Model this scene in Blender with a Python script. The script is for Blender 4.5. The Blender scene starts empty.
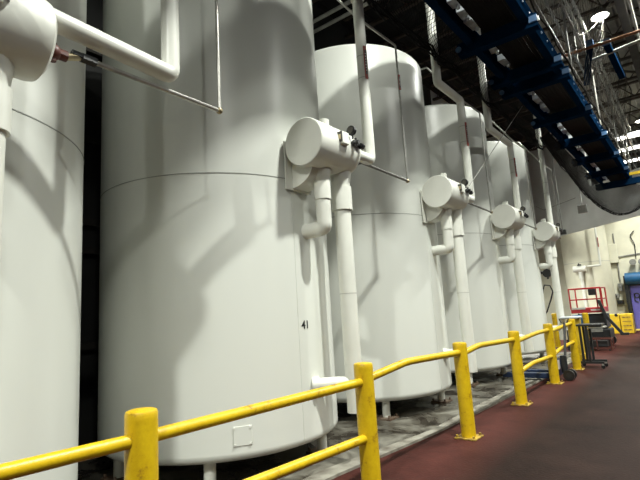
import bpy, bmesh, math, random
from mathutils import Vector, Matrix
random.seed(7)
PI = math.pi
scene = bpy.context.scene
COL = scene.collection

# ------------------------------------------------------------------ materials
def new_mat(name):
    m = bpy.data.materials.new(name); m.use_nodes = True
    nt = m.node_tree; b = nt.nodes['Principled BSDF']
    return m, nt, b

def paint(name, col, rough=0.4, var=0.06, scale=3.0, metal=0.0, bump=0.0, bscale=40, col2=None, stretch=None, coat=0.0):
    m, nt, b = new_mat(name)
    tc = nt.nodes.new('ShaderNodeTexCoord'); mp = nt.nodes.new('ShaderNodeMapping')
    if stretch: mp.inputs['Scale'].default_value = stretch
    n = nt.nodes.new('ShaderNodeTexNoise'); n.inputs['Scale'].default_value = scale; n.inputs['Detail'].default_value = 6
    r = nt.nodes.new('ShaderNodeValToRGB')
    c2 = col2 or tuple(max(0, c * (1 - var * 2.2)) for c in col)
    r.color_ramp.elements[0].color = (*c2, 1); r.color_ramp.elements[1].color = (*col, 1)
    r.color_ramp.elements[0].position = 0.3; r.color_ramp.elements[1].position = 0.62
    nt.links.new(tc.outputs['Object'], mp.inputs['Vector']); nt.links.new(mp.outputs['Vector'], n.inputs['Vector'])
    nt.links.new(n.outputs['Fac'], r.inputs['Fac']); nt.links.new(r.outputs['Color'], b.inputs['Base Color'])
    b.inputs['Roughness'].default_value = rough; b.inputs['Metallic'].default_value = metal
    b.inputs['Coat Weight'].default_value = coat
    if bump:
        n2 = nt.nodes.new('ShaderNodeTexNoise'); n2.inputs['Scale'].default_value = bscale; n2.inputs['Detail'].default_value = 3
        bp = nt.nodes.new('ShaderNodeBump'); bp.inputs['Strength'].default_value = bump; bp.inputs['Distance'].default_value = 0.01
        nt.links.new(mp.outputs['Vector'], n2.inputs['Vector']); nt.links.new(n2.outputs['Fac'], bp.inputs['Height'])
        nt.links.new(bp.outputs['Normal'], b.inputs['Normal'])
    return m

def emis(name, col, s):
    m, nt, b = new_mat(name)
    b.inputs['Base Color'].default_value = (*col, 1)
    b.inputs['Emission Color'].default_value = (*col, 1); b.inputs['Emission Strength'].default_value = s
    return m

M = {}
M['tank'] = paint('tank_white', (.70, .715, .665), .32, .035, 1.2, stretch=(1, 1, .25), bump=.05, bscale=3)
M['seam'] = paint('seam_grey', (.33, .34, .31), .5)
M['pipe'] = paint('pipe_white', (.74, .745, .68), .36, .03, 4)
M['pipe_b'] = paint('band_grey', (.42, .42, .38), .5)
M['steel'] = paint('bare_steel', (.55, .54, .50), .32, .1, 20, metal=.85)
M['dtube'] = paint('dull_tube', (.16, .155, .14), .4, .1, 20, metal=.4)
M['brass'] = paint('brass', (.45, .38, .24), .35, .1, 30, metal=.8)
M['rustred'] = paint('valve_red', (.12, .035, .025), .45, .15, 30)
M['black'] = paint('black_paint', (.012, .012, .013), .4)
M['dial'] = paint('dial_face', (.5, .52, .5), .3)
M['plate'] = paint('nameplate_dark', (.05, .045, .035), .45)
M['yellow'] = None
def yellow_mat():
    m, nt, b = new_mat('safety_yellow')
    tc = nt.nodes.new('ShaderNodeTexCoord')
    n = nt.nodes.new('ShaderNodeTexNoise'); n.inputs['Scale'].default_value = 9; n.inputs['Detail'].default_value = 8; n.inputs['Roughness'].default_value = .7
    r = nt.nodes.new('ShaderNodeValToRGB')
    e = r.color_ramp.elements
    e[0].position = .30; e[0].color = (.22, .10, .012, 1)
    e[1].position = .42; e[1].color = (.58, .37, .006, 1)
    e2 = e.new(.62); e2.color = (.67, .455, .008, 1)
    nt.links.new(tc.outputs['Object'], n.inputs['Vector']); nt.links.new(n.outputs['Fac'], r.inputs['Fac'])
    nt.links.new(r.outputs['Color'], b.inputs['Base Color']); b.inputs['Roughness'].default_value = .38
    n2 = nt.nodes.new('ShaderNodeTexNoise'); n2.inputs['Scale'].default_value = 60
    bp = nt.nodes.new('ShaderNodeBump'); bp.inputs['Strength'].default_value = .25; bp.inputs['Distance'].default_value = .004
    nt.links.new(tc.outputs['Object'], n2.inputs['Vector']); nt.links.new(n2.outputs['Fac'], bp.inputs['Height']); nt.links.new(bp.outputs['Normal'], b.inputs['Normal'])
    return m
M['yellow'] = yellow_mat()
M['yellow2'] = paint('machine_yellow', (.75, .50, .02), .45, .15, 4)
M['rustplate'] = paint('rusty_yellow_plate', (.42, .28, .03), .6, .3, 14, col2=(.09, .045, .02))
M['rust'] = paint('rusty_steel', (.20, .15, .11), .7, .3, 18, col2=(.10, .05, .03))
M['blue'] = paint('channel_blue', (.003, .016, .043), .6, .15, 3)
M['bluelt'] = paint('bolt_blue', (.05, .12, .24), .5, .1, 6)
M['deckdark'] = paint('conveyor_deck_brown', (.010, .008, .007), .7, .2, 3)
M['whitebr'] = paint('white_plastic', (.62, .66, .68), .4, .1, 8)
M['net'] = paint('net_black', (.012, .012, .012), .8)
M['netbrown'] = paint('net_grey_brown', (.035, .032, .027), .8)
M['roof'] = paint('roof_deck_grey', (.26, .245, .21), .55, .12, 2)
M['roofshade'] = paint('roof_deck_shaded', (.022, .021, .02), .7, .12, 2)
M['gaplight'] = paint('gap_light_pale', (.50, .54, .57), .5, .2, 8)  # pale tone for the bright ceiling showing through the conveyor gap
M['joist'] = paint('joist_brown', (.075, .06, .05), .6, .15, 4)
M['beamdark'] = paint('beam_dark', (.06, .055, .05), .6, .15, 4)
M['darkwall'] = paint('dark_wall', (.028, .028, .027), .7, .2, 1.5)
M['orange'] = paint('orange_pipe', (.30, .11, .04), .45, .2, 6)
M['galv'] = paint('galvanised', (.30, .295, .26), .55, .15, 9)
M['cream'] = paint('cream_wall', (.70, .68, .54), .6, .06, 2)
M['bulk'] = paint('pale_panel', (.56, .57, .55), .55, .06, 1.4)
M['conduit'] = paint('grey_conduit', (.25, .25, .23), .45, .1, 8)
M['red'] = paint('lift_red', (.48, .025, .03), .4, .12, 5)
M['labelred'] = paint('label_red', (.33, .045, .03), .5)
M['labelwhite'] = paint('label_white', (.65, .6, .55), .5)
M['machine'] = paint('machine_black', (.022, .024, .026), .45, .2, 6)
M['jackblue'] = paint('jack_blue', (.012, .03, .085), .4, .2, 5)
M['binblue'] = paint('bin_blue', (.02, .13, .30), .4)
M['rollblue'] = paint('roll_blue', (.006, .09, .22), .45, .12, 5)
M['purple'] = paint('curtain_purple', (.13, .115, .42), .5, .05, 2)
M['ground'] = paint('curb_yellow', (.72, .55, .10), .6, .1, 4)
M['lens'] = emis('lamp_lens', (1.0, .98, .90), 22)
M['tubelamp'] = emis('tube_lens', (1.0, .97, .90), 5)

for k_ in ('blue', 'roof', 'roofshade', 'deckdark', 'net', 'netbrown', 'joist', 'beamdark'):
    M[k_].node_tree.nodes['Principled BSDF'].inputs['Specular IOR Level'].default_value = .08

M['blue'].node_tree.nodes['Principled BSDF'].inputs['Specular IOR Level'].default_value = 0

def floor_mat():
    m, nt, b = new_mat('floor_red_brown')
    N = nt.nodes.new; L = nt.links.new
    tc = N('ShaderNodeTexCoord'); sp = N('ShaderNodeSeparateXYZ'); L(tc.outputs['Object'], sp.inputs[0])
    # red painted strip next to the posts, worn darker aisle (two floor paints with a scuffed edge)
    n1 = N('ShaderNodeTexNoise'); n1.inputs['Scale'].default_value = 2.2; n1.inputs['Detail'].default_value = 9; n1.inputs['Roughness'].default_value = .65; L(tc.outputs['Object'], n1.inputs['Vector'])
    ma = N('ShaderNodeMath'); ma.operation = 'MULTIPLY_ADD'; L(n1.outputs['Fac'], ma.inputs[0]); ma.inputs[1].default_value = .55; L(sp.outputs['X'], ma.inputs[2])
    mr = N('ShaderNodeMapRange'); L(ma.outputs[0], mr.inputs['Value']); mr.inputs['From Min'].default_value = -1.98; mr.inputs['From Max'].default_value = -1.45
    mix = N('ShaderNodeMix'); mix.data_type = 'RGBA'; L(mr.outputs[0], mix.inputs['Factor'])
    mix.inputs[6].default_value = (.056, .0185, .0155, 1); mix.inputs[7].default_value = (.0150, .0080, .0066, 1)
    n2 = N('ShaderNodeTexNoise'); n2.inputs['Scale'].default_value = 1.1; n2.inputs['Detail'].default_value = 10; n2.inputs['Roughness'].default_value = .72; L(tc.outputs['Object'], n2.inputs['Vector'])
    r2 = N('ShaderNodeValToRGB'); L(n2.outputs['Fac'], r2.inputs['Fac'])
    r2.color_ramp.elements[0].position = .3; r2.color_ramp.elements[0].color = (.45, .43, .43, 1)
    r2.color_ramp.elements[1].position = .72; r2.color_ramp.elements[1].color = (1.6, 1.5, 1.42, 1)
    mul = N('ShaderNodeMix'); mul.data_type = 'RGBA'; mul.blend_type = 'MULTIPLY'; mul.inputs['Factor'].default_value = 1
    L(mix.outputs[2], mul.inputs[6]); L(r2.outputs['Color'], mul.inputs[7])
    # pale scuffs
    n3 = N('ShaderNodeTexNoise'); n3.inputs['Scale'].default_value = 5; n3.inputs['Detail'].default_value = 12; n3.inputs['Roughness'].default_value = .8; L(tc.outputs['Object'], n3.inputs['Vector'])
    r3 = N('ShaderNodeValToRGB'); L(n3.outputs['Fac'], r3.inputs['Fac'])
    r3.color_ramp.elements[0].position = .60; r3.color_ramp.elements[0].color = (0, 0, 0, 1)
    r3.color_ramp.elements[1].position = .78; r3.color_ramp.elements[1].color = (.55, .55, .55, 1)
    sc = N('ShaderNodeMix'); sc.data_type = 'RGBA'; L(r3.outputs['Color'], sc.inputs['Factor']); L(mul.outputs[2], sc.inputs[6]); sc.inputs[7].default_value = (.075, .052, .045, 1)
    L(sc.outputs[2], b.inputs['Base Color']); b.inputs['Roughness'].default_value = .62; b.inputs['Specular IOR Level'].default_value = .06
    bp = N('ShaderNodeBump'); bp.inputs['Strength'].default_value = .3; bp.inputs['Distance'].default_value = .01
    n4 = N('ShaderNodeTexNoise'); n4.inputs['Scale'].default_value = 35; L(tc.outputs['Object'], n4.inputs['Vector']); L(n4.outputs['Fac'], bp.inputs['Height']); L(bp.outputs['Normal'], b.inputs['Normal'])
    return m
M['floor'] = floor_mat()

def pad_mat():
    m, nt, b = new_mat('wet_concrete')
    N = nt.nodes.new; L = nt.links.new
    tc = N('ShaderNodeTexCoord')
    n = N('ShaderNodeTexNoise'); n.inputs['Scale'].default_value = 1.9; n.inputs['Detail'].default_value = 10; n.inputs['Roughness'].default_value = .66; n.inputs['Distortion'].default_value = .5; L(tc.outputs['Object'], n.inputs['Vector'])
    r = N('ShaderNodeValToRGB'); e = r.color_ramp.elements
    e[0].position = .36; e[0].color = (.012, .010, .008, 1); e[1].position = .66; e[1].color = (.21, .20, .165, 1)
    a = e.new(.44); a.color = (.05, .042, .033, 1); a = e.new(.53); a.color = (.095, .086, .068, 1)
    L(n.outputs['Fac'], r.inputs['Fac']); L(r.outputs['Color'], b.inputs['Base Color'])
    rr = N('ShaderNodeMapRange'); L(n.outputs['Fac'], rr.inputs['Value']); rr.inputs['From Min'].default_value = .42; rr.inputs['From Max'].default_value = .6
    rr.inputs['To Min'].default_value = .12; rr.inputs['To Max'].default_value = .7; L(rr.outputs[0], b.inputs['Roughness'])
    return m
M['pad'] = pad_mat()

# ------------------------------------------------------------------ mesh helpers
class MB:
    def __init__(s): s.bm = bmesh.new()
    def box(s, c, size, rot=None):
        mt = Matrix.Translation(Vector(c)) @ (rot.to_4x4() if rot is not None else Matrix()) @ Matrix.Diagonal((*size, 1))
        bmesh.ops.create_cube(s.bm, size=1, matrix=mt); return s
    def bar(s, p0, p1, w, h):            # rectangular bar from p0 to p1, h measured upwards
        p0, p1 = Vector(p0), Vector(p1); d = (p1 - p0); L = d.length; d.normalize()
        up = Vector((0, 0, 1)) if abs(d.z) < .98 else Vector((0, 1, 0))
        x = d.cross(up).normalized(); z = x.cross(d)
        rot = Matrix((x, d, z)).transposed()
        return s.box((p0 + p1) / 2, (w, L, h), rot)
    def cyl(s, p0, p1, r, seg=20, r2=None, cap=True):
        p0, p1 = Vector(p0), Vector(p1); d = p1 - p0
        q = d.to_track_quat('Z', 'Y').to_matrix().to_4x4()
        bmesh.ops.create_cone(s.bm, cap_ends=cap, segments=seg, radius1=r, radius2=r if r2 is None else r2, depth=d.length, matrix=Matrix.Translation((p0 + p1) / 2) @ q); return s
    def sph(s, c, r, sc=(1, 1, 1), seg=14):
        bmesh.ops.create_uvsphere(s.bm, u_segments=seg, v_segments=seg // 2 + 2, radius=r, matrix=Matrix.Translation(Vector(c)) @ Matrix.Diagonal((*sc, 1))); return s
    def tube(s, pts, r, seg=14, fil=None, n=6, cap=True):
        P = [Vector(p) for p in pts]
        if fil:
            Q = [P[0]]
            for a, b, c in zip(P, P[1:], P[2:]):
                u, v = (a - b), (c - b); k = min(fil, u.length * .48, v.length * .48); u.normalize(); v.normalize()
                s0, s1 = b + u * k, b + v * k
                for j in range(n + 1):
                    t = j / n; Q.append((1 - t) ** 2 * s0 + 2 * t * (1 - t) * b + t * t * s1)
            Q.append(P[-1]); P = Q
        rings = []; nrm = None
        for i, p in enumerate(P):
            t = ((P[min(i + 1, len(P) - 1)] - p).normalized() + (p - P[max(i - 1, 0)]).normalized()).normalized()
            if nrm is None: nrm = t.orthogonal().normalized()
            nrm = (nrm - t * nrm.dot(t)).normalized(); bn = t.cross(nrm)
            rings.append([s.bm.verts.new(p + r * (math.cos(2 * PI * k / seg) * nrm + math.sin(2 * PI * k / seg) * bn)) for k in range(seg)])
        for A, B in zip(rings, rings[1:]):
            for k in range(seg): s.bm.faces.new((A[k], A[(k + 1) % seg], B[(k + 1) % seg], B[k]))
        if cap: s.bm.faces.new(rings[0][::-1]); s.bm.faces.new(rings[-1])
        return s
    def lathe(s, prof, c=(0, 0, 0), seg=48):     # profile of (radius, z)
        c = Vector(c); rings = []
        for r, z in prof:
            if r < 1e-6: rings.append([s.bm.verts.new(c + Vector((0, 0, z)))])
            else: rings.append([s.bm.verts.new(c + Vector((r * math.cos(2 * PI * k / seg), r * math.sin(2 * PI * k / seg), z))) for k in range(seg)])
        for A, B in zip(rings, rings[1:]):
            for k in range(seg):
                k2 = (k + 1) % seg
                if len(A) == 1: s.bm.faces.new((A[0], B[k2], B[k]))
                elif len(B) == 1: s.bm.faces.new((A[k], A[k2], B[0]))
                else: s.bm.faces.new((A[k], A[k2], B[k2], B[k]))
        return s
    def prism(s, poly, axis, lo, hi):            # polygon in the two other axes, extruded along axis
        def pt(a, b, t): return {'x': (t, a, b), 'y': (a, t, b), 'z': (a, b, t)}[axis]
        A = [s.bm.verts.new(pt(a, b, lo)) for a, b in poly]; B = [s.bm.verts.new(pt(a, b, hi)) for a, b in poly]; n = len(poly)
        s.bm.faces.new(A); s.bm.faces.new(B[::-1])
        for k in range(n): s.bm.faces.new((A[k], B[k], B[(k + 1) % n], A[(k + 1) % n]))
        return s
    def build(s, name, mat, parent=None, bevel=0, ang=35):
        bmesh.ops.recalc_face_normals(s.bm, faces=s.bm.faces[:])
        me = bpy.data.meshes.new(name); s.bm.to_mesh(me); s.bm.free()
        for p in me.polygons: p.use_smooth = True
        me.set_sharp_from_angle(angle=math.radians(ang))
        me.materials.append(mat)
        o = bpy.data.objects.new(name, me); COL.objects.link(o)
        if parent is not None:
            o.parent = parent
        if bevel:
            bv = o.modifiers.new('bevel', 'BEVEL'); bv.width = bevel; bv.segments = 2; bv.limit_method = 'ANGLE'
        return o

def tag(o, label=None, cat=None, group=None, kind=None):
    if label: o['label'] = label
    if cat: o['category'] = cat
    if group: o['group'] = group
    if kind: o['kind'] = kind
    return o
def empty(name, loc, label, cat, group=None):
    o = bpy.data.objects.new(name, None); COL.objects.link(o); o.location = loc; o.empty_display_size = .2
    return tag(o, label, cat, group)
def struct(mb, name, mat): return tag(mb.build(name, mat), kind='structure')
def copy_tree(o, parent=None):
    c = o.copy(); COL.objects.link(c)
    if parent is not None: c.parent = parent
    for ch in list(o.children): copy_tree(ch, c)
    return c

# ------------------------------------------------------------------ camera (solved from the photograph's vanishing points)
HC = 1.54
rv, vv = (703., 291.), (139., -2750.)
F = math.sqrt(-((rv[0] - 320) * (vv[0] - 320) + (rv[1] - 240) * (vv[1] - 240)))
yv = Vector(((rv[0] - 320) / F, -(rv[1] - 240) / F, -1)); zv = Vector(((vv[0] - 320) / F, -(vv[1] - 240) / F, -1)).normalized()
yv = (yv - zv * yv.dot(zv)).normalized(); xv = yv.cross(zv)
R3 = Matrix((xv, yv, zv))
cam = bpy.data.objects.new('camera', bpy.data.cameras.new('camera')); COL.objects.link(cam)
cam.data.sensor_width = 36; cam.data.lens = F / 640 * 36; cam.data.clip_start = .05; cam.data.clip_end = 200
cam.matrix_world = Matrix.Translation((0, 0, HC)) @ R3.to_4x4()
scene.camera = cam

# ------------------------------------------------------------------ setting
WL, WR, YN, YF = -6.6, 6.5, -7.0, 46.0
struct(MB().box(((WL + WR) / 2, (YN + YF) / 2, -.1), (WR - WL, YF - YN, .2)), 'floor', M['floor'])
pad = MB().prism([(WL + .02, -3), (-3.16, -3), (-3.02, 2.2), (-2.96, 3.8), (-2.80, 5.6), (-2.74, 7.4), (-2.70, 10), (-2.74, 13), (-2.9, 15.4), (WL + .02, 15.6)], 'z', -.01, .022)
struct(pad, 'floor_tank_pad', M['pad'])
M['kerb'] = paint('kerb_concrete', (.30, .285, .24), .7, .2, 5, col2=(.10, .085, .065))
edge = [(-3.16, -3), (-3.02, 2.2), (-2.96, 3.8), (-2.80, 5.6), (-2.74, 7.4), (-2.70, 10), (-2.74, 13), (-2.9, 15.4)]
struct(MB().prism([(x_ + .004, y_) for x_, y_ in edge] + [(x_ - .15 - .05 * math.sin(y_ * 2), y_) for x_, y_ in edge[::-1]], 'z', -.01, .027), 'trim_pad_edge', M['kerb'])
# left wall: dark sheeting with girts
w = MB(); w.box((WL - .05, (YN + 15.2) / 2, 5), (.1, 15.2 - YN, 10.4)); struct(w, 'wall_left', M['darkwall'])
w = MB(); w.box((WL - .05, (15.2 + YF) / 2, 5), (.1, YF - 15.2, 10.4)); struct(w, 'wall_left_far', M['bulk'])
for k, z in enumerate((1.3, 2.6, 3.0, 4.2, 5.6, 7.0)):
    struct(MB().box((WL + .06, 5, z), (.1, 20, .09)), 'trim_%d' % (k + 1), M['beamdark'])
# roof deck, ribs along the aisle
def deck(name, x0, x1, mat):
    rb = MB(); prof = []; x = x0
    while x < x1:
        prof += [(x, 9.3), (x + .16, 9.3), (x + .2, 9.36), (x + .36, 9.36)]; x += .4
    prof.append((x, 9.3))
    A = [rb.bm.verts.new((a, YN, b)) for a, b in prof]; B = [rb.bm.verts.new((a, YF, b)) for a, b in prof]
    for k in range(len(prof) - 1): rb.bm.faces.new((A[k], A[k + 1], B[k + 1], B[k]))
    struct(rb, name, mat)
deck('ceiling', WL, -2.7, M['roofshade'])          # deck over the tanks, its shade painted in as a darker colour
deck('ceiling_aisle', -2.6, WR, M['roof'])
# far walls
struct(MB().box((-.2, 26.35, 3.0), (12.6, .3, 6.0)), 'wall_far', M['cream'])
struct(MB().box(((WL + WR) / 2, YF + .1, 4.7), (WR - WL, .2, 9.4)), 'wall_back', M['cream'])
# pale upper panel hung from the roof: full height behind the pipes, low over the aisle
d = Vector((-1.19 + 4.74, 17.6 - 20.83, 0)).normalized()
p0 = Vector((-5.71, 25.06, 0)); p1 = Vector((-1.43, 21.18, 0)) + d * 2.6; p0b = p0 - d * .9
pm = Vector((-1.43, 21.18, 0)) - d * 2.3
nrm = Vector((-d.y, d.x, 0)) * .1
bk = MB()
def slab(a, b, z0, z1):
    vs = []
    for q in (a, b, b + nrm, a + nrm):
        vs.append((bk.bm.verts.new((q.x, q.y, z0)), bk.bm.verts.new((q.x, q.y, z1))))
    bk.bm.faces.new([v[0] for v in vs]); bk.bm.faces.new([v[1] for v in vs][::-1])
    for k in range(4): bk.bm.faces.new((vs[k][0], vs[k][1], vs[(k + 1) % 4][1], vs[(k + 1) % 4][0]))
slab(p0b, pm, 4.5, 9.28); slab(pm, p1, 4.5, 6.25)
struct(bk, 'wall_upper', M['bulk'])
struct(MB().box((-1.2, 25.55, .012), (5.6, .9, .024)), 'trim_curb', M['ground'])

# ------------------------------------------------------------------ tanks
TX, TR, TZ0, TZ1 = -4.53, 1.325, .30, 5.70
tank_labels = [
    'white cylindrical tank at the left edge, with the nearest receiver drum in front',
    'large white cylindrical tank marked 41, behind the second yellow bollard from the left',
    'white cylindrical tank just right of the one marked 41, flat top in view',
    'fourth white cylindrical tank along the row, third from its far end hidden side',
    'last and farthest white cylindrical tank in the front row']
tank_labels[3] = 'fourth white cylindrical tank along the row, second from the far end'
def make_tank(i):
    cy = .597 + 3.1 * i
    t = empty('storage_tank', (TX, cy, 0), tank_labels[i], 'tank', 'row of white storage tanks')
    b = MB()
    b.lathe([(0, TZ0 - .03), (TR - .10, TZ0 - .03), (TR - .03, TZ0 - .005), (TR, TZ0 + .03), (TR, TZ0 + .06), (TR, TZ1 - .06), (TR, TZ1 - .03), (TR - .015, TZ1 - .008), (TR - .05, TZ1), (0, TZ1 + .05)], seg=128)
    b.build('shell', M['tank'], t, ang=50)
    for z in (2.96,):
        MB().lathe([(TR - .01, z - .006), (TR + .0035, z - .004), (TR + .0035, z + .004), (TR - .01, z + .006)], seg=128).build('weld_seam', M['seam'], t)
    a0 = math.radians(-4)
    MB().box((TR * math.cos(a0), TR * math.sin(a0), (TZ0 + 2.96) / 2), (.006, .006, 2.96 - TZ0 - .1), Matrix.Rotation(a0, 3, 'Z')).build('vertical_weld', M['tank'], t)
    for a in (-46, 30, 104, 180, 255):
        a = math.radians(a); lx, ly = 1.14 * math.cos(a), 1.14 * math.sin(a)
        lg = MB().cyl((lx, ly, .05), (lx, ly, TZ0), .057, 16).build('leg', M['pipe'], t)
        fp = MB().box((lx, ly, .036), (.26, .26, .026)).build('foot_plate', M['rust'], lg)
        for sx in (-1, 1):
            for sy in (-1, 1): MB().cyl((lx + sx * .1, ly + sy * .1, .045), (lx + sx * .1, ly + sy * .1, .085), .016, 8).build('anchor_bolt', M['rust'], lg)
    return t
tanks = [make_tank(i) for i in range(5)]

# number and bolted access plate on the second tank
def on_tank(ang, z, off=0.0):
    a = math.radians(ang); return Vector(((TR + off) * math.cos(a), (TR + off) * math.sin(a), z)), a
t1 = tanks[1]
def text_mesh(txt, size, name, mat, parent, bendr=None, ang0=0, z0=0, ext=.002):
    cu = bpy.data.curves.new('txt', 'FONT'); cu.body = txt; cu.size = size; cu.align_x = 'CENTER'; cu.align_y = 'CENTER'; cu.extrude = ext; cu.offset = .0015
    o = bpy.data.objects.new('txt', cu); COL.objects.link(o)
    bpy.context.view_layer.update()
    me = bpy.data.meshes.new_from_object(o.evaluated_get(bpy.context.evaluated_depsgraph_get()))
    bpy.data.objects.remove(o)
    if bendr:
        for v in me.vertices:
            a = math.radians(ang0) + v.co.x / bendr; r = bendr + .003 + v.co.z
            v.co = Vector((r * math.cos(a), r * math.sin(a), z0 + v.co.y))
    me.name = name; me.materials.clear(); me.materials.append(mat)
    ob = bpy.data.objects.new(name, me); COL.objects.link(ob)
    if parent is not None: ob.parent = parent
    return ob
text_mesh('41', .115, 'number', M['black'], t1, TR, 0.3, 1.44)
pa = math.degrees(math.atan2(3.42 - 3.697, 1.0))
p, a = on_tank(-32, .50, .001)
ap = MB().box(p, (.008, .17, .17), Matrix.Rotation(a, 3, 'Z')).build('access_plate', M['tank'], t1, bevel=.003)
for sy in (-1, 1):
    for sz in (-1, 1):
        q, a2 = on_tank(-32 + sy * 3.1, .50 + sz * .07, 0)
        dd = Vector((math.cos(a2), math.sin(a2), 0)); MB().cyl(q, q + dd * .014, .010, 8).build('plate_bolt', M['pipe'], ap)
# distant tank by the door
t6 = empty('storage_tank', (-4.05, 25.0, 0), 'cream lit tank at the far end, behind the red scissor lift', 'tank')
MB().lathe([(0, .05), (.92, .05), (.95, .09), (.95, .14), (.95, 6.1), (.95, 6.2), (0, 6.25)], seg=64).build('shell', M['cream'], t6)
for z in (3.15,): MB().lathe([(.94, z - .01), (.954, z - .008), (.954, z + .008), (.94, z + .01)], seg=64).build('weld_seam', M['pipe_b'], t6)
MB().cyl((-.10, -1.02, .3), (-.10, -1.02, 2.8), .07).build('riser_pipe', M['pipe'], t6)
MB().cyl((-.38, -1.10, 2.85), (.14, -1.10, 2.85), .14).build('drum', M['pipe'], t6)
MB().cyl((-.10, -1.06, 2.4), (-.10, -1.06, 2.75), .10).build('collar', M['pipe'], t6)
MB().box((-.10, -1.2, 3.02), (.16, .08, .06)).cyl((-.12, -1.2, 2.98), (-.12, -1.2, 3.1), .03).build('valve', M['black'], t6)
fp6 = MB().tube([(.14, -1.10, 2.93), (.72, -1.12, 2.93), (.72, -1.12, 6.0)], .04, fil=.05).build('outlet_pipe', M['pipe'], t6)
MB().box((.76, -1.16, 3.95), (.03, .03, .42)).build('pipe_label', M['labelred'], fp6)

# ------------------------------------------------------------------ receiver drums, pipe lines, sensing tubes
DX, DZ, DR = -2.93, 3.28, .25
DDY = [-.05, 0, 0, 0, 0]; RDY = [.45, .61, .61, .61, .61]
ordn = ['nearest', 'second', 'third', 'fourth', 'farthest']
drum_labels = ['white receiver drum cropped by the top left corner, red brown valves on its end',
               'white receiver drum with blank round end and black gauge, on the tank marked 41',
               'white receiver drum third from the left, pale cord tied at its black valve',
               'white receiver drum fourth from the left, second from the far end',
               'smallest looking white receiver drum, on the last tank of the row']
def make_drum(i):
    fy = .40 + 3.1 * i + DDY[i]
    t = empty('receiver_drum', (DX, fy, 0), drum_labels[i], 'drum', 'receiver drums on the tank fronts')
    L = .72
    b = MB()
    # body along +Y from the flat face
    q = Matrix.Rotation(-PI / 2, 4, 'X')
    b2 = bmesh.new()
    tmp = MB(); tmp.lathe([(0, 0), (DR - .008, 0), (DR, .008), (DR, .03), (DR, L - .09), (DR, L - .06), (DR - .01, L - .025), (DR - .05, L), (0, L + .015)], seg=64)
    for v in tmp.bm.verts: v.co = Vector((v.co.x, v.co.z, DZ - v.co.y))
    tmp.build('drum_body', M['pipe'], t, ang=40)
    # top nozzle
    MB().cyl((-.07, .46, DZ + .18), (-.07, .46, DZ + .38), .062, 20).build('top_nozzle', M['pipe'], t)
    # saddle gusset back to the tank, curved lower edge
    poly = [(-.268, DZ + .05)] + [(-.268, DZ - .42)] + [(-.268 + .30 * math.sin(k / 8 * PI / 2), DZ - .20 - .22 * math.cos(k / 8 * PI / 2)) for k in range(9)] + [(.10, DZ - .15), (.0, DZ)]
    MB().prism(poly, 'y', .10, .34).build('saddle', M['pipe'], t)
    MB().box((-.262, .20, DZ - .18), (.016, .40, .52)).build('wall_plate', M['pipe'], t, bevel=.003)
    # drop pipe turning into the tank
    dp = MB().tube([(-.02, .30, DZ - .1), (-.02, .30, 2.42), (-.30, .30, 2.42)], .078, 20, fil=.05).build('drop_pipe', M['pipe'], t)
    MB().cyl((-.02, .30, DZ - .24), (-.02, .30, DZ - .37), .105, 24, .077).build('reducer', M['pipe'], dp)
    MB().cyl((-.02, .30, DZ - .36), (-.02, .30, DZ - .56), .088, 24).build('collar', M['pipe'], dp)
    # riser, open end hanging above the floor
    rz = MB().cyl((0, RDY[i], .53), (0, RDY[i], DZ - .42), .090, 28).build('riser_pipe', M['pipe'], t)
    MB().cyl((0, RDY[i], 2.64), (0, RDY[i], 2.90), .112, 28).build('collar', M['pipe'], rz)
    MB().cyl((0, RDY[i], DZ - .42), (0, RDY[i], DZ - .17), .090, 28, .13).build('reducer', M['pipe'], rz)
    MB().cyl((0, RDY[i], 1.735), (0, RDY[i], 1.741), .0915, 28).build('joint_ring', M['pipe_b'], rz)
    MB().cyl((0, RDY[i], .83), (-.30, RDY[i] - .32, .83), .066, 20).build('branch_pipe', M['pipe'], rz)
    MB().cyl((-.245, RDY[i] - .27, .83), (-.30, RDY[i] - .32, .83), .082, 20).build('branch_collar', M['pipe'], rz)
    # sight box with dark nameplate
    sb = MB().box((.225, .36, DZ + .05), (.12, .12, .13)).build('sight_box', M['pipe'], t, bevel=.006)
    MB().box((.245, .294, DZ + .055), (.078, .014, .105)).build('nameplate', M['plate'], sb)
    MB().box((.255, .286, DZ + .05), (.036, .006, .05)).build('sight_glass', M['brass'], sb)
    # valve and gauge
    vm = M['rustred'] if i == 0 else M['black']
    gx, gy, gz = .24, (.53 if i else .34), DZ + (.06 if i else .10)
    v = MB().cyl((.19, gy, gz - .02), (.33, gy, gz - .02), .022, 12).sph((gx + .03, gy, gz - .02), .034).cyl((gx + .03, gy, gz - .02), (gx + .03, gy + .12, gz - .03), .018, 10).cyl((gx + .05, gy, gz - .06), (gx + .05, gy, gz + .03), .014, 10).build('valve', vm, t)
    MB().cyl((gx + .05, gy + .09, gz - .035), (gx + .05, gy + .13, gz - .035), .034, 8).build('handwheel', vm, v)
    g = MB().cyl((gx + .03, gy - .02, gz + .02), (gx + .03, gy - .02, gz + .07), .010, 8).cyl((gx + .02, gy + .0, gz + .115), (gx + .02, gy - .04, gz + .115), .052, 24).build('gauge', M['black'], t)
    MB().cyl((gx + .02, gy - .038, gz + .115), (gx + .02, gy - .046, gz + .115), .034, 24).build('dial', M['plate'], g)
    # end valve feeding the sensing tube
    e = MB().sph((.09, L + .02, 3.20), .05).cyl((.09, L - .06, 3.20), (.09, L + .10, 3.20), .034, 10).cyl((.09, L + .02, 3.14), (.09, L + .02, 3.26), .022, 10).build('end_valve', vm, t)
    MB().cyl((.09, L + .10, 3.20), (.09, L + .19, 3.235), .024, 8).build('nipple', M['brass'] if i == 0 else M['dtube'], e)
    return t
drums = [make_drum(i) for i in range(5)]

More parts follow.
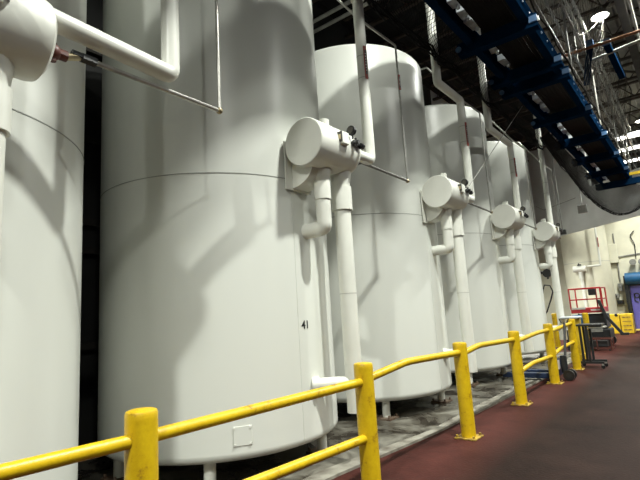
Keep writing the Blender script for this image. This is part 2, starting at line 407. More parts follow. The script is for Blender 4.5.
el_y = [1.88, 4.55, 7.66, 10.35, 13.12]
jog = [None, (5.55, 3.4), (5.06, 6.76), (4.94, 9.05), None]
pl_lab = ['thick white pipe elbowing upward at top left, on the nearest drum',
          'tall white pipe rising past the flat top of the third tank, red label strip',
          'white pipe with a stepped bend behind the netting, rising from the third drum',
          'white pipe with a stepped bend left of the pale cord foot, on the fourth drum',
          'white pipe rising from the smallest looking drum into the black netting']
pl_lab[3] = 'white pipe with a stepped bend rising from the fourth drum'
def strip_label(name, px, py, pz, h, r, parent, lw=.035):
    # red pipe marker on the side of a vertical pipe, with pale lettering bars
    a = math.radians(-25)
    c = Vector((px + (r + .004) * math.cos(a), py + (r + .004) * math.sin(a), pz)); rot = Matrix.Rotation(a, 3, 'Z')
    o = MB().box(c, (.010, lw, h), rot).build(name, M['labelred'], parent)
    MB().box(c + Vector((.006, 0, 0)) , (.003, lw * .62, h * .74), rot).build('label_panel', M['plate'], o)
    n = 7
    bb = MB()
    for k in range(n):
        bb.box(c + Vector((.0085 * math.cos(a), .0085 * math.sin(a), (k - (n - 1) / 2) * h * .085)), (.002, lw * .4, h * .022 + .004 * (k % 3)), rot)
    bb.build('label_marks', M['labelwhite'], o)
    return o
for i in range(5):
    t = empty('vent_pipe', (-2.80, el_y[i], 0), pl_lab[i], 'pipe', 'white vent pipes from the drums')
    y0 = .40 + 3.1 * i + .70 - el_y[i]
    z0 = 3.335 if i == 0 else 3.28
    pts = [(0, y0 - .14, z0 + (.055 if i == 0 else 0)), (0, 0, z0)]
    top = 9.25
    if jog[i]: jz, jy = jog[i]; pts += [(0, 0, jz), (0, jy - el_y[i], jz), (0, jy - el_y[i], top)]
    else: pts += [(0, 0, top)]
    MB().tube(pts, .066, 22, fil=.05, n=6).build('pipe', M['pipe'], t)
    lz = {1: 4.48, 2: 4.42, 3: 4.4}.get(i)
    if lz:
        strip_label('pipe_label', 0, 0, lz, .42, .066, t)
    zz = ([4.29, 4.57] if i else [])
    for z in zz: MB().cyl((0, 0, z), (0, 0, z + .008), .068, 22).build('band_clamp', M['pipe_b'], t)
    if i == 1: MB().cyl((0, 0, 5.34), (0, 0, 5.42), .085, 22).build('flange', M['pipe'], t)

tb_end = [2.36, 5.52, 8.73, 11.75, 14.22]
tb_lab = ['shiny thin tube with a right angle turn at top left, on the nearest drum', 'thin tube rising in front of the third tank, from the second drum',
          'thin tube running up along the edge of the fourth tank', 'thin tube from the end of the fourth drum, rising along the fifth tank', 'thin dark tube rising from the farthest drum']
for i in range(5):
    y0 = .40 + 3.1 * i + .72 + .19 + DDY[i]; ye = tb_end[i]
    t = empty('sensing_tube', (-2.84, y0, 0), tb_lab[i], 'tube', 'thin sensing tubes from the drums')
    m = M['steel'] if i < 2 else M['dtube']
    MB().tube([(0, 0, 3.235), (0, ye - y0, 3.22)], .017, 10).build('run', M['steel'] if i == 0 else M['dtube'], t)
    MB().tube([(0, ye - y0, 3.20), (0, ye - y0, 5.18), (0, ye - y0 - .95, 5.14), (-.45, ye - y0 - 1.2, 5.14 + .68), (-.9, ye - y0 - 1.2, 5.85)], .015, 10, fil=.03).build('upright', M['steel'], t)
    MB().sph((0, ye - y0, 3.22), .028).build('elbow', M['brass'], t)
    if i == 0: MB().cyl((0, .0, 3.234), (0, .09, 3.232), .034, 6).cyl((0, -.06, 3.236), (0, .03, 3.234), .027, 10).build('union', M['machine'], t)
    if i == 1: strip_label('tube_label', 0, ye - y0, 4.62, .22, .015, t, .03)

# pale pull cord from the third drum's valve up to the conveyor
tag(MB().tube([(-2.64, 7.22, 3.42), (-2.59, 10.95, 5.94)], .007, 6).build('pull_cord', M['galv']), 'pale straight cord slanting from the third drum up to the blue conveyor', 'cord')

# horizontal pipes over the tanks
for k, (y, z, lab) in enumerate(((6.44, 7.0, 'upper pale pipe crossing above the third tank toward the dark wall'), (6.70, 7.0, 'lower pale pipe crossing above the third tank toward the dark wall'))):
    t = tag(MB().tube([(-6.5, y, z), (-2.6, y + .05, z)], .035, 12).build('cross_pipe', M['galv']), lab, 'pipe', 'pale pipes over the tanks')

# ------------------------------------------------------------------ bollards and rails
BX, BR = -2.39, .084
by = [1.405, 3.50, 5.60, 7.70, 9.80, 11.82]
b_lab = ['nearest yellow bollard, cut by the bottom edge of the frame', 'second nearest yellow bollard, in front of the white branch pipe', 'third yellow bollard from the left, worn plate at its foot',
         'fourth yellow bollard from the left, rust near its foot', 'fifth yellow bollard from the left, beside the blue pallet jack', 'sixth yellow bollard from the left, beside the black rolling cart']
def bollard(loc, lab, h=1.10, r=BR, grp='yellow bollards along the aisle'):
    t = empty('bollard', loc, lab, 'bollard', grp)
    MB().lathe([(0, .0), (r, .0), (r, .03), (r, h - .045), (r, h - .018), (r - .006, h - .005), (r - .02, h), (0, h + .006)], seg=40).build('post', M['yellow'], t)
    bp = MB().box((0, 0, .008), (.26, .26, .016)).build('base_plate', M['rustplate'], t, bevel=.003)
    for sx in (-1, 1):
        for sy in (-1, 1): MB().cyl((sx * .10, sy * .10, .016), (sx * .10, sy * .10, .045), .016, 6).build('anchor_bolt', M['rustplate'], bp)
    return t
for y, l in zip(by, b_lab): bollard((BX, y, 0), l)
RX = BX + .005
def rail(pts, lab):
    tag(MB().tube(pts, .036, 16, fil=.12).build('guard_rail', M['yellow']), lab, 'rail', 'yellow guard rails')
rail([(RX, -1.2, 1.00), (RX, by[0] - .06, .955)], 'upper yellow rail running out of the bottom left corner')
rail([(RX, by[0] + .06, .955), (RX, by[1] - .06, .945)], 'upper yellow rail in front of the tank marked 41')
rail([(RX, by[1] + .06, .96), (RX, 4.25, 1.022), (RX, by[2] - .06, .985)], 'upper yellow rail bending between second and third bollards')
rail([(RX, by[2] + .06, .965), (RX, 6.20, 1.012), (RX, by[3] - .06, .975)], 'upper yellow rail bending between third and fourth bollards')
rail([(RX, by[3] + .06, .935), (RX, 8.95, .985), (RX, by[4] - .06, .985)], 'upper yellow rail between fourth and fifth bollards')
rail([(RX, by[4] + .06, .95), (RX, by[5] - .06, 1.01)], 'upper yellow rail between fifth and sixth bollards')
rail([(RX, by[0] + .06, .53), (RX, by[1] - .06, .485)], 'lower yellow rail ending at the second bollard')
rail([(RX, by[3] + .06, .47), (RX, 8.5, .52), (RX, by[4] - .06, .50)], 'lower yellow rail between fourth and fifth bollards')
rail([(RX, by[4] + .06, .50), (RX, 10.5, .57), (RX, by[5] - .06, .60)], 'lower yellow rail between fifth and sixth bollards')
bollard((-2.86, 16.2, 0), 'yellow bollard in front of the red scissor lift', grp='yellow bollards farther off')
bollard((-3.95, 17.2, 0), 'yellow bollard half hidden between the last riser and the fifth bollard', grp='yellow bollards farther off')

# ------------------------------------------------------------------ overhead conveyor
cv = empty('overhead_conveyor', (-1.97, 10, 5.75), 'long dark blue overhead conveyor with cross beams, wrapped in netting', 'conveyor')  # conveyor and netting scaled down about the camera, already baked into the coordinates
Y0, Y1 = -7.0, 21.2
def cvp(mb, name, mat, par=cv, **k):
    for v in mb.bm.verts: v.co -= Vector((-1.97, 10, 5.75))
    return mb.build(name, mat, par, **k)
def channel(x, sgn, z0, z1, w, y0, y1):
    t = .014
    poly = [(x, z0), (x + sgn * w, z0), (x + sgn * w, z0 + t), (x + sgn * t, z0 + t), (x + sgn * t, z1 - t), (x + sgn * w, z1 - t), (x + sgn * w, z1), (x, z1)]
    return MB().prism(poly, 'y', y0, y1)
cvp(channel(-2.46, 1, 5.80, 6.10, .12, Y0, Y1), 'side_rail', M['blue'])
rr = cvp(channel(-1.475, -1, 5.80, 6.10, .12, Y0, Y1), 'side_rail', M['blue'])
cbs = [-4.0, -1.7, .6, 2.9, 5.1, 7.43, 9.02, 9.64, 11.93, 14.18, 16.44, 18.7, 21.1]
for y in cbs:
    c = cvp(MB().prism([(y - .085, 5.69), (y + .085, 5.69), (y + .085, 5.71), (y - .066, 5.71), (y - .066, 5.88), (y + .085, 5.88), (y + .085, 5.90), (y - .085, 5.90)], 'x', -2.63, -1.37), 'cross_beam', M['blue'])
    cvp(MB().box((-1.42, y - .1, 5.80), (.12, .03, .10)), 'end_bracket', M['bluelt'], c)
    cvp(MB().cyl((-2.61, y - .11, 5.79), (-2.61, y - .085, 5.79), .05, 12), 'end_bolt', M['bluelt'], c)
    cvp(MB().cyl((-1.375, y - .02, 5.82), (-1.35, y - .02, 5.82), .035, 10), 'end_nut', M['whitebr'], c)
# slatted underside between the beams
dk = MB()
x = -2.15
while x < -1.53:
    dk.box((x, (Y0 + Y1) / 2, 5.96), (.067, Y1 - Y0, .03)); x += .072
cvp(dk, 'slat_bed', M['deckdark'])
# added pale blocks imitate lit ceiling glimpsed through the gap by the left rail
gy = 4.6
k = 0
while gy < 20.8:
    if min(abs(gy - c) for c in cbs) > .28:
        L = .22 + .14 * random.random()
        cvp(MB().box((-2.26, gy, 6.03), (.14, L, .12), Matrix.Rotation(random.uniform(-.12, .12), 3, 'Z')).box((-2.23, gy + L * .3, 5.96), (.05, .05, .10)), 'gap_light_block', M['gaplight'], bevel=.01)
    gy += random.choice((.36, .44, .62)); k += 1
# rivets along the right rail
bt = []
yb = 5.2
while yb < 15:
    cvp(MB().cyl((-1.47, yb, 5.94), (-1.455, yb, 5.94), .02, 8), 'rail_bolt', M['bluelt'], rr); yb += .36
# hangers to the roof
for y in (4.0, 7.2, 10.9, 14.4, 18.0, 21.4):
    for xx in (-2.42, -1.5):
        cvp(MB().cyl((xx, y, 6.10), (xx, y, 9.3), .018, 8), 'hanger_rod', M['galv'])

# ------------------------------------------------------------------ safety net
def strands(mb, P, nu, nv, r, seg=3):
    """net of crossing diagonal cords over the surface P(u,v)"""
    for s in (1, -1):
        for k in range(-nv, nu + nv):
            pts = []
            for j in range(nv * 2 + 1):
                v = j / (nv * 2); u = (k + s * (j / 2) + (nv if s < 0 else 0) * 0) / nu
                if -1e-9 <= u <= 1 + 1e-9: pts.append(P(min(max(u, 0), 1), v))
            if len(pts) > 1: mb.tube(pts, r, seg, cap=False)
net = empty('safety_net', (-2.55, 10, 5.3), 'black safety netting hanging along and under the blue conveyor', 'net')
def netp(mb, name, mat, par=net):
    for v in mb.bm.verts: v.co -= Vector((-2.55, 10, 5.3))
    return mb.build(name, mat, par, ang=80)
rnd = [random.uniform(-1, 1) for _ in range(400)]
def wob(y): return .05 * math.sin(y * 2.1) + .03 * math.sin(y * 5.3 + 1)
def PL(u, v):                       # left drape, rail to bundled hem
    y = -1.0 + u * 13.6
    a = Vector((-2.48, y, 6.06)); b = Vector((-2.66 + .3 * wob(y * 1.7), y, 5.30 + .5 * wob(y)))
    p = a.lerp(b, v); p.x -= .14 * math.sin(v * PI) + .02 * math.sin(u * 90 + v * 7); return p
mb = MB(); strands(mb, PL, 144, 9, .0050); netp(mb, 'side_drape', M['net'])
mb = MB()
for q in range(5):
    mb.tube([PL(k / 90, 1.0) + Vector((.03 * math.sin(k * .9 + q * 1.3), 0, .035 * math.cos(k * .7 + q * 2.1) + .02 * q)) for k in range(91)], .013, 5)
netp(mb, 'bundled_hem', M['net'])
# belly at the far end
hem = [Vector(p) for p in [(-2.646, 12.569, 5.622), (-2.646, 14.553, 5.377), (-2.608, 16.254, 5.15), (-2.514, 17.766, 4.866), (-2.315, 18.711, 4.621), (-2.003, 18.9, 4.375), (-1.663, 18.9, 4.299), (-1.228, 18.9, 4.451), (-0.803, 18.994, 4.857), (-0.52, 19.089, 5.377)]]
topl = [Vector(p) for p in [(-2.476, 12.757, 5.774), (-2.476, 14.742, 5.774), (-2.476, 16.632, 5.774), (-2.457, 18.522, 5.755), (-2.362, 20.412, 5.755), (-1.984, 21.168, 5.707), (-1.606, 21.168, 5.707), (-1.228, 21.168, 5.707), (-0.803, 21.168, 5.707), (-0.378, 20.979, 5.707)]]
def crv(L, u):
    f = u * (len(L) - 1); k = min(int(f), len(L) - 2); f -= k
    a = L[max(k - 1, 0)]; b = L[k]; c = L[k + 1]; dd = L[min(k + 2, len(L) - 1)]
    return .5 * ((2 * b) + (c - a) * f + (2 * a - 5 * b + 4 * c - dd) * f * f + (3 * b - a - 3 * c + dd) * f ** 3)
def PB(u, v):
    p = crv(topl, u).lerp(crv(hem, u), v); p.z -= .30 * math.sin(v * PI) * min(1, u * 2) * .5; p.y -= .3 * math.sin(v * PI) * max(0, u - .4); return p
mb = MB(); strands(mb, PB, 100, 18, .0075); netp(mb, 'belly', M['net'])
mb = MB()
for q in range(5):
    mb.tube([crv(hem, k / 60) + Vector((.03 * math.sin(k * .6 + q), .02 * q, .03 * math.cos(k * .5 + q * 1.7))) for k in range(61)], .013, 5)
netp(mb, 'belly_hem', M['net'])
net2 = empty('safety_net', (-1.42, 10, 6.1), 'grey brown upright netting on the aisle side of the conveyor', 'net')
def PR(u, v):
    y = 5.0 + u * 14.3
    return Vector((-1.40 + .45 * v + .02 * math.sin(u * 60), y, 6.1 + 2.5 * v - .05 * abs(math.sin(u * 11))))
mb = MB(); strands(mb, PR, 56, 9, .0040)
for v in mb.bm.verts: v.co -= Vector((-1.42, 10, 6.1))
mb.build('mesh', M['netbrown'], net2, ang=80)
mb = MB()
for v_ in (0, 1): mb.tube([PR(k / 40, v_) for k in range(41)], .016, 6)
for v in mb.bm.verts: v.co -= Vector((-1.42, 10, 6.1))
mb.build('edge_rope', M['netbrown'], net2)

# ------------------------------------------------------------------ roof steel and services
y = 4.4; k = 0
def make_joist():
    t = empty('roof_joist', (0, 0, 8.7), 'dark brown open web joist under the ribbed roof', 'joist', 'roof joists')
    MB().box((0, 0, .52), (12.8, .10, .07)).build('top_chord', M['joist'], t)
    MB().box((0, 0, 0), (12.8, .10, .07)).build('bottom_chord', M['joist'], t)
    wb = MB(); xx = -6.3; up = False
    while xx < 6.2:
        wb.cyl((xx, 0, .5 if up else 0), (xx + .45, 0, 0 if up else .5), .018, 6); xx += .45; up = not up
    wb.build('web', M['joist'], t)
    return t
j0 = make_joist(); first = True
while y < 44:
    o = j0 if first else copy_tree(j0); first = False
    o.location = (0, y, 8.74); y += 1.75
tag(MB().prism([(-.60, 7.9), (-.42, 7.9), (-.42, 7.93), (-.50, 7.93), (-.50, 8.15), (-.42, 8.15), (-.42, 8.18), (-.60, 8.18), (-.60, 8.15), (-.52, 8.15), (-.52, 7.93), (-.60, 7.93)], 'y', 5, 30).build('runway_beam', M['beamdark']), 'dark steel beam running along the aisle right of the bright lamp', 'beam')
tag(MB().tube([(-1.78, 11.42, 7.0), (-.1, 11.5, 7.0)], .032, 12).build('sprinkler_pipe', M['orange']), 'orange sprinkler pipe crossing below the bright lamp', 'pipe')
tag(MB().tube([(-1.32, 12.15, 7.0), (-.1, 11.9, 7.0)], .034, 12).build('air_pipe', M['galv']), 'pale pipe crossing just below the orange pipe', 'pipe')
for x_, lab in ((-1.52, 'left of two pale pipes running along the roof left of the lamp'), (-1.39, 'right of two pale pipes running along the roof left of the lamp')):
    tag(MB().tube([(x_, 6, 8.4), (x_, 27, 8.4)], .032, 10).build('roof_pipe', M['galv']), lab, 'pipe', 'pale pipes along the roof')
for x_, z_, lab in ((-1.98, 7.5, 'grey conduit beside the netting, nearest the conveyor'), (-1.84, 7.6, 'grey conduit beside the netting, next to the pale pipes')):
    tag(MB().tube([(x_, 5, z_), (x_, 28, z_)], .03, 10).build('roof_conduit', M['conduit']), lab, 'conduit', 'grey conduits along the conveyor')
for (a, b, lab) in (((-1.16, 11.43, 7.05), (-1.55, 13.28, 6.95), 'left blue hanger arm under the orange pipe'), ((-.87, 11.66, 7.05), (-.80, 13.54, 6.95), 'right blue hanger arm under the orange pipe')):
    o = empty('hanger_arm', a, lab, 'hanger', 'blue hanger arms')
    A_ = Vector((0, 0, 0)); B_ = Vector(b) - Vector(a)
    MB().bar(A_ + Vector((0, 0, 0)), B_, .13, .09).build('arm', M['blue'], o)
    MB().box((0, -.02, .03), (.15, .10, .12)).build('clamp', M['bluelt'], o)
M['brownpipe'] = paint('brown_conduit', (.13, .10, .075), .55, .2, 6)
for k_, (x_, z_, m_, lab) in enumerate(((-1.72, 7.2, 'brownpipe', 'brown conduit close beside the conveyor, lowest of its bundle'), (-1.62, 7.45, 'conduit', 'grey conduit in the bundle just right of the conveyor'), (-1.45, 7.7, 'brownpipe', 'brown conduit in the bundle left of the bright lamp'), (-.32, 7.6, 'galv', 'pale conduit at the far upper right corner'), (-.16, 7.5, 'conduit', 'grey conduit at the extreme upper right corner'))):
    t = empty('roof_conduit', (x_, 4.5, z_), lab, 'conduit', 'conduits along the aisle roof')
    MB().tube([(0, 0, 0), (0, 23.5, 0)], .026, 8).build('run', M[m_], t)
    for q in range(7):
        MB().cyl((0, 1.2 + 3.5 * q + .3 * k_, .02), (0, 1.2 + 3.5 * q + .3 * k_, 9.3 - z_), .010, 6).build('hanger_rod', M['conduit'], t)
for y0_, y1_, lab in ((8.6, 11.4, 'dark diagonal brace under the roof, left of the lamp'), (15.5, 19.5, 'dark diagonal brace under the roof, beyond the lamp')):
    tag(MB().bar((-2.4, y0_, 8.62), (.8, y1_, 8.62), .06, .06).build('roof_brace', M['joist']), lab, 'brace')
# looping cable to the lamp
tag(MB().tube([(-2.1, 12.6, 8.3), (-1.95, 12.9, 8.62), (-1.6, 13.0, 8.66), (-1.55, 13.2, 8.2), (-1.2, 13.1, 8.25), (-.95, 13.1, 8.55), (-.7, 13.1, 8.8)], .016, 8, fil=.25).build('lamp_cable', M['galv']), 'grey cable curving up to the bright lamp', 'cable')
for k, (x0, x1, y_, z_) in enumerate(((-2.0, 2.5, 23.4, 8.2), (-2.2, 2.5, 25.4, 8.2), (-2.2, 2.5, 27.8, 8.2), (-2.4, 2.5, 31.0, 8.2), (-2.6, 2.5, 35.5, 8.2))):
    o = empty('ceiling_strip_light', ((x0 + x1) / 2, y_, z_), 'glowing strip light crossing the far roof', 'lamp', 'strip lights across the far roof')
    MB().box((0, 0, .06), (x1 - x0, .5, .06)).build('housing', M['whitebr'], o)
    MB().box((0, 0, .01), (x1 - x0 - .06, .42, .04)).build('diffuser', M['tubelamp'], o)
tag(MB().box((-1.0, 20.25, 5.92), (1.0, .10, .10)).build('yellow_beam', M['yellow2']), 'short yellow beam at the right edge beyond the conveyor end', 'beam')
tag(MB().box((-1.65, 20.3, 5.66), (1.9, .14, .22)).build('cross_girder', M['blue']), 'dark blue girder reaching right from the conveyor end', 'beam')
# small box hanging from the upper panel and rods
fx = empty('wall_lamp', (-3.35, 21.6, 5.15), 'dark box lamp on a rod in front of the pale upper wall', 'lamp')
MB().box((0, 0, 0), (.34, .2, .34)).build('housing', M['conduit'], fx, bevel=.02)
MB().cyl((0, 0, .15), (0, 0, 3.9), .018, 8).build('rod', M['conduit'], fx)
fx = empty('hanging_box', (-4.35, 22.4, 4.42), 'small dark bracket box under the pale upper wall edge', 'box')
MB().box((0, 0, 0), (.26, .2, .2)).build('body', M['machine'], fx, bevel=.02)
MB().cyl((0, 0, .08), (0, 0, 3.8), .016, 8).build('rod', M['conduit'], fx)
tag(MB().tube([(-5.6, 23.8, 6.0), (-5.2, 23.4, 5.7), (-3.6, 21.9, 5.72)], .018, 8).build('wall_conduit', M['conduit']), 'thin dark conduit running level across the pale upper wall', 'conduit')

# ------------------------------------------------------------------ lamps
def lamp(y, lab, x=-.95, z=8.5, energy=900):
    o = empty('pendant_lamp', (x, y, z), lab, 'lamp', 'high bay lamps over the aisles')
    MB().lathe([(0, .24), (.06, .24), (.10, .16), (.18, .10), (.21, .05), (.21, .0), (.197, .0), (.197, .03)], seg=32).build('housing', M['galv'], o)
    MB().lathe([(0, .015), (.195, .015), (.195, .03), (0, .03)], seg=32).build('lens', M['lens'], o)
    MB().cyl((0, 0, .22), (0, 0, 9.31 - z), .012, 6).build('suspension', M['galv'], o)
    l = bpy.data.lights.new('lamp_light', 'AREA'); l.shape = 'DISK'; l.size = .38; l.energy = energy; l.color = (.975, 1.0, .92); l.spread = math.radians(150)
    lo = bpy.data.objects.new('lamp_light', l); COL.objects.link(lo); lo.parent = o; lo.location = (0, 0, -.01)
    return o
E = 800
lamp(13.13, 'bright high bay lamp glowing at the upper right', x=-1.02, energy=E * .5)
lamp(22.6, 'far high bay lamp at the right edge, over the strip lights', energy=E)
for y_, lab, k_ in ((-4.7, 'high bay lamp above and behind the viewer', 1.6), (4.2, 'high bay lamp over the aisle ahead, above the frame', 1.2), (12.0, 'high bay lamp over the aisle, right of the visible one', 1.1), (18.3, 'added high bay lamp lighting the pale upper wall, out of frame', .8)):  # the last one is added to brighten the upper wall
    lamp(y_, lab, x=.28 if y_ < 0 else .6, z=8.7 if y_ < 0 else 8.5, energy=E * k_)
for y_, lab in ((4.2, 'high bay lamp of the left row, above the frame'), (-4.7, 'high bay lamp of the left row, behind the viewer')):
    lamp(y_, lab, x=-1.02, energy=E * .22)
for y_, lab in ((-2, 'added fill lamp right of the aisle, behind the viewer'), (7.5, 'added fill lamp right of the aisle, beside the third bollard'), (17, 'added fill lamp right of the aisle, farther down')):
    lamp(y_, lab, x=4.8, energy=E * .5)  # unseen fill lamps, added to lift the tanks below the conveyor
lamp(18.6, 'added fill lamp hidden behind the last tank of the row', x=-5.6, z=5.0, energy=E * .55)  # added out of sight to brighten the wall past the last tank
lamp(20.6, 'added low lamp lighting the far tank, hidden by the last tank', x=-5.9, z=4.6, energy=E * .45)  # added out of sight to light the far tank from the left

# ------------------------------------------------------------------ far-end equipment
# pallet jack
pj = empty('pallet_jack', (-2.78, 10.28, 0), 'dark blue pallet jack lying under the rail by the fifth bollard', 'pallet jack')
for yy in (-.25, .22):
    MB().prism([(-.62, .06), (.25, .06), (.25, .16), (-.54, .15), (-.62, .10)], 'y', yy - .08, yy + .08).build('fork', M['jackblue'], pj, bevel=.008)
MB().box((.32, 0, .24), (.16, .56, .32)).build('head', M['jackblue'], pj, bevel=.02)
MB().box((.41, -.12, .30), (.012, .14, .16)).build('label_plate', M['labelwhite'], pj)
for yy in (-.09, .09): 
    wz = MB().cyl((.56, yy - .03, .10), (.56, yy + .03, .10), .10, 24).build('wheel', M['black'], pj)
    MB().cyl((.56, yy - .034, .10), (.56, yy + .034, .10), .045, 16).build('wheel_hub', M['machine'], wz)
MB().cyl((.48, 0, .14), (.48, 0, .46), .06, 16).build('pump', M['machine'], pj)
h = MB().tube([(.50, 0, .30), (.46, .55, .98), (.45, .6, 1.06)], .024, 10).build('handle', M['black'], pj)
MB().tube([(.40, .6, 1.06), (.36, .62, 1.14), (.54, .62, 1.14), (.50, .6, 1.06)], .016, 8).build('grip', M['black'], h)
# black rolling cart
ct = empty('rolling_cart', (-2.12, 12.25, 0), 'black rolling stand with casters right of the sixth bollard', 'cart')
MB().box((.02, 0, .94), (.52, .5, .04)).build('top', M['machine'], ct, bevel=.006)
MB().box((.16, -.02, .885), (.34, .40, .03)).build('shelf', M['galv'], ct)
for yy in (-.2, .2):
    MB().box((-.16, yy, .52), (.045, .045, .82)).build('leg', M['machine'], ct)
    MB().box((-.03, yy, .52), (.045, .045, .82)).build('leg', M['machine'], ct)
    MB().box((-.02, yy, .13), (.50, .05, .05)).build('foot_bar', M['machine'], ct)
    for xx in (-.24, .20):
        c = MB().cyl((xx, yy - .015, .04), (xx, yy + .015, .04), .04, 16).build('caster', M['black'], ct)
        MB().box((xx, yy, .09), (.03, .05, .05)).build('caster_fork', M['galv'], c)
# white round table top behind
tt = empty('round_table', (-2.66, 13.2, 0), 'white round topped stand between the sixth bollard and the scissor lift', 'table')
MB().lathe([(0, 1.06), (.235, 1.06), (.25, 1.075), (.25, 1.10), (.235, 1.11), (0, 1.11)], seg=40).build('top', M['whitebr'], tt)
MB().box((.05, .1, .62), (.26, .26, .86)).build('cabinet', M['yellow2'], tt, bevel=.02)
MB().box((.05, .1, .1), (.32, .32, .2)).build('plinth', M['yellow2'], tt, bevel=.02)
tag(MB().prism([(-.12, -.12), (.12, -.12), (.12, .12), (-.12, .12)], 'z', 0, .42).build('bin', M['binblue'], bevel=.02), 'blue bin seen between bollard tops by the scissor lift', 'bin').location = (-3.10, 16.3, .62)
tag(MB().box((0, 0, .31), (.6, .6, .62)).build('crate', M['machine'], bevel=.02), 'dark crate carrying the blue bin', 'crate').location = (-3.12, 16.3, 0)
# scissor lift
sl = empty('scissor_lift', (-2.85, 17.6, 0), 'red railed scissor lift with black base in front of the far tank', 'scissor lift')
D = 1.0
MB().box((-.10, 0, 1.15), (.92, D, .16)).build('platform', M['red'], sl, bevel=.015)
MB().box((-.34, -D / 2 - .006, 1.22), (.42, .012, .06)).build('side_sign', M['labelwhite'], sl)
MB().box((.14, -D / 2 - .006, 1.16), (.26, .012, .05)).build('name_panel', M['labelwhite'], sl)
rl = MB()
for yy in (-D / 2, D / 2):
    for z in (1.50, 1.85): rl.tube([(-.55, yy, z), (.34, yy, z)], .020, 8)
for xx in (-.55, .34):
    for z in (1.50, 1.85): rl.tube([(xx, -D / 2, z), (xx, D / 2, z)], .020, 8)
rl.build('guard_rail', M['red'], sl)
for xx in (-.55, .22, .34):
    for yy in (-D / 2, D / 2):
        MB().cyl((xx, yy, 1.2), (xx, yy, 1.86), .022, 8).build('guard_post', M['red'], sl)
MB().box((.12, -D / 2 + .02, 1.72), (.22, .14, .20)).build('control_box', M['black'], sl, bevel=.02)
for s_ in (-1, 1):
    MB().bar((-.40, s_ * .30, .55), (.30, s_ * .30, 1.04), .06, .06).build('scissor_arm', M['machine'], sl)
    MB().bar((.30, s_ * .30, .55), (-.40, s_ * .30, 1.04), .06, .06).build('scissor_arm', M['machine'], sl)
MB().box((-.05, 0, .80), (.86, .8, .44)).build('stack_cover', M['machine'], sl, bevel=.03)
MB().box((-.02, 0, .40), (.92, .9, .30)).build('chassis', M['machine'], sl, bevel=.03)
MB().box((.0, -.46, .52), (.5, .03, .10)).build('chassis_plate', M['galv'], sl)
for xx in (-.32, .30):
    for yy in (-.42, .42): MB().cyl((xx, yy - .06, .17), (xx, yy + .06, .17), .17, 24).build('wheel', M['black'], sl)
MB().bar((.28, -.62, 1.45), (.42, -.62, .95), .10, .08).bar((.42, -.62, .95), (.78, -.62, .42), .11, .08).box((.84, -.62, .41), (.22, .12, .07)).box((.28, -.56, 1.42), (.08, .14, .08)).build('outrigger_arm', M['machine'], sl)
# red wire trolley
rt = empty('frame_trolley', (-2.62, 16.2, 0), 'small dull red frame trolley on the floor below the scissor lift', 'trolley')
fr = MB()
for z in (.08, .34):
    for yy in (-.2, .2): fr.bar((-.36, yy, z), (.36, yy, z), .03, .03)
    for xx in (-.36, .36): fr.bar((xx, -.2, z), (xx, .2, z), .03, .03)
for xx in (-.36, 0, .36):
    for yy in (-.2, .2): fr.bar((xx, yy, .03), (xx, yy, .34), .03, .03)
fr.build('frame', M['rustred'], rt)
for xx in (-.3, .3):
    for yy in (-.2, .2): MB().cyl((xx, yy - .015, .03), (xx, yy + .015, .03), .03, 12).build('caster', M['black'], rt)
MB().box((0, 0, .2), (.5, .3, .16)).build('load', M['machine'], rt)
# yellow guards by the door
g = empty('machine_guard', (-3.12, 23.55, 0), 'left yellow guard block with two dark holes by the door', 'guard', 'yellow guard blocks')
MB().box((0, 0, .40), (.50, .5, .80)).build('body', M['yellow2'], g, bevel=.02)
for xx, z in ((-.14, .74), (.15, .76)): MB().cyl((xx, -.252, z), (xx, -.262, z), .06, 14).build('hole', M['black'], g)
g = empty('machine_guard', (-2.63, 23.6, 0), 'right yellow guard block next to the purple door curtain', 'guard', 'yellow guard blocks')
MB().box((0, 0, .40), (.44, .5, .80)).build('body', M['yellow2'], g, bevel=.02)
for k_ in range(4): MB().box((0, -.255, .15 + .17 * k_), (.30, .012, .05)).build('slot', M['rustplate'], g)
# roll up door
dr = empty('roll_up_door', (-1.55, 26.0, 0), 'purple roll up door with a blue rolled top at the right edge', 'door')
MB().cyl((-1.15, -.15, 2.30), (1.2, -.15, 2.30), .27, 32).build('roll', M['rollblue'], dr)
ctn = MB().box((.05, -.02, 1.0), (2.2, .04, 2.0)).build('curtain', M['purple'], dr)
MB().box((-1.15, -.10, 1.2), (.16, .22, 2.5)).build('side_track', M['machine'], dr, bevel=.01)
MB().box((.05, -.05, 2.02), (2.2, .06, .10)).build('header_bar', M['machine'], dr)
ring = MB().tube([(-.82 + .10 * math.cos(a_ / 12 * 2 * PI), -.05, 1.52 + .10 * math.sin(a_ / 12 * 2 * PI)) for a_ in range(13)], .025, 8)
ring.tube([(-.64 + .10 * math.cos(a_ / 12 * 2 * PI), -.05, 1.38 + .13 * math.sin(a_ / 12 * 2 * PI)) for a_ in range(13)], .025, 8)
ring.tube([(-.92, -.05, 1.62), (-.92, -.05, 1.30), (-.80, -.05, 1.22)], .025, 8)
ring.build('lettering', M['black'], ctn)
MB().box((-.62, -.045, .62), (.22, .012, .34)).build('mark_panel', M['machine'], ctn)
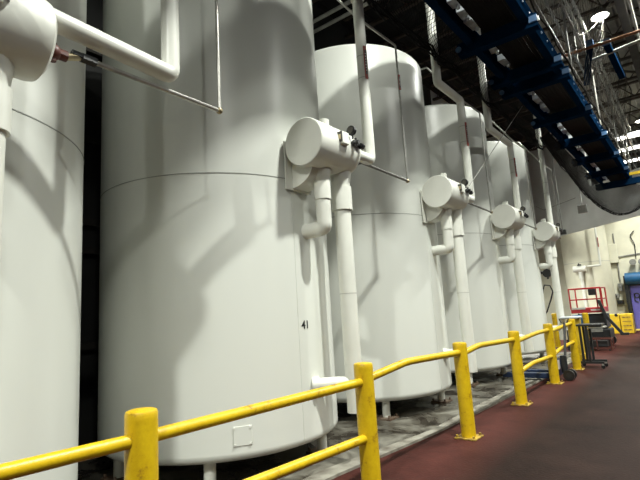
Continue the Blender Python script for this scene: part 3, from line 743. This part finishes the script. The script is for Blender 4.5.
# services on the far wall
for k_, (xx, z0_, z1_, lab) in enumerate(((-3.28, .9, 4.5, 'left vertical conduit on the cream wall beside the far tank'), (-2.95, 2.2, 4.5, 'right vertical conduit on the cream wall left of the door'))):
    tag(MB().cyl((xx, 26.15, z0_), (xx, 26.15, z1_), .03, 8).build('wall_conduit', M['conduit']), lab, 'conduit', 'conduits on the cream wall')
tag(MB().box((-3.05, 26.1, 3.55), (.36, .16, .9)).build('electrical_panel', M['cream'], bevel=.02), 'tall cream electrical panel above the door track', 'panel')
for (xx, z, sx, sz, mt, lab) in ((-3.40, 1.90, .20, .30, 'conduit', 'upper grey switch box on the cream wall'), (-3.18, 1.55, .20, .22, 'conduit', 'middle grey switch box on the cream wall'), (-3.06, 1.25, .26, .20, 'machine', 'black switch box low on the cream wall'), (-2.98, 1.95, .16, .35, 'conduit', 'grey switch box beside the door track')):
    o = empty('switch_box', (xx, 26.12, z), lab, 'switch box', 'switch boxes on the cream wall')
    MB().box((0, 0, 0), (sx, .14, sz)).build('case', M[mt], o, bevel=.01); MB().cyl((0, -.07, 0), (0, -.10, 0), .03, 10).build('knob', M['black'], o)
tag(MB().tube([(-3.9, 26.16, 3.28), (-1.2, 26.16, 3.5)], .025, 8).build('wall_conduit', M['conduit']), 'level conduit crossing the cream wall above the door', 'conduit')
o = empty('wall_mounted_loudspeaker', (-2.2, 26.05, 3.05), 'pair of dark horn boxes on the wall above the door', 'speaker')
MB().cyl((-.12, .1, 0), (-.12, -.15, 0), .09, 14, .14).build('horn', M['conduit'], o); MB().cyl((.22, .1, -.02), (.22, -.15, -.02), .09, 14, .14).build('horn', M['conduit'], o)
tag(MB().tube([(-2.2, 26.16, 3.2), (-2.15, 26.12, 3.9), (-2.3, 26.12, 4.3), (-2.1, 26.12, 4.5)], .02, 8, fil=.15).build('hanging_cable', M['machine']), 'dark cable hanging down the wall above the door', 'cable')
# dark valve between the last tank and its riser
vv_ = empty('stand_valve', (-3.95, 16.0, 0), 'dark valve and bent tube seen between the last tank and its riser', 'valve')
MB().cyl((0, 0, 0), (0, 0, 2.42), .04, 12).build('stand_pipe', M['conduit'], vv_)
MB().cyl((-.05, 0, 2.42), (.34, 0, 2.40), .045, 12).cyl((.24, -.07, 2.38), (.24, .07, 2.38), .13, 16).cyl((.24, 0, 2.2), (.24, 0, 2.62), .03, 10).build('valve_body', M['black'], vv_)
MB().tube([(.0, 0, 1.55), (.06, -.05, 1.85), (.12, -.05, 2.02), (.28, -.05, 1.99), (.34, -.05, 1.80), (.25, -.05, 1.55), (.10, -.05, 1.2), (0, 0, 1.1)], .022, 8).build('bent_tube', M['machine'], vv_)

# ------------------------------------------------------------------ world and view
w = bpy.data.worlds.new('world'); scene.world = w; w.use_nodes = True
w.node_tree.nodes['Background'].inputs[0].default_value = (.85, .92, 1.0, 1); w.node_tree.nodes['Background'].inputs[1].default_value = .06
scene.view_settings.view_transform = 'Standard'; scene.view_settings.look = 'None'; scene.view_settings.gamma = 1
scene.view_settings.use_curve_mapping = False; scene.view_settings.exposure = -0.40
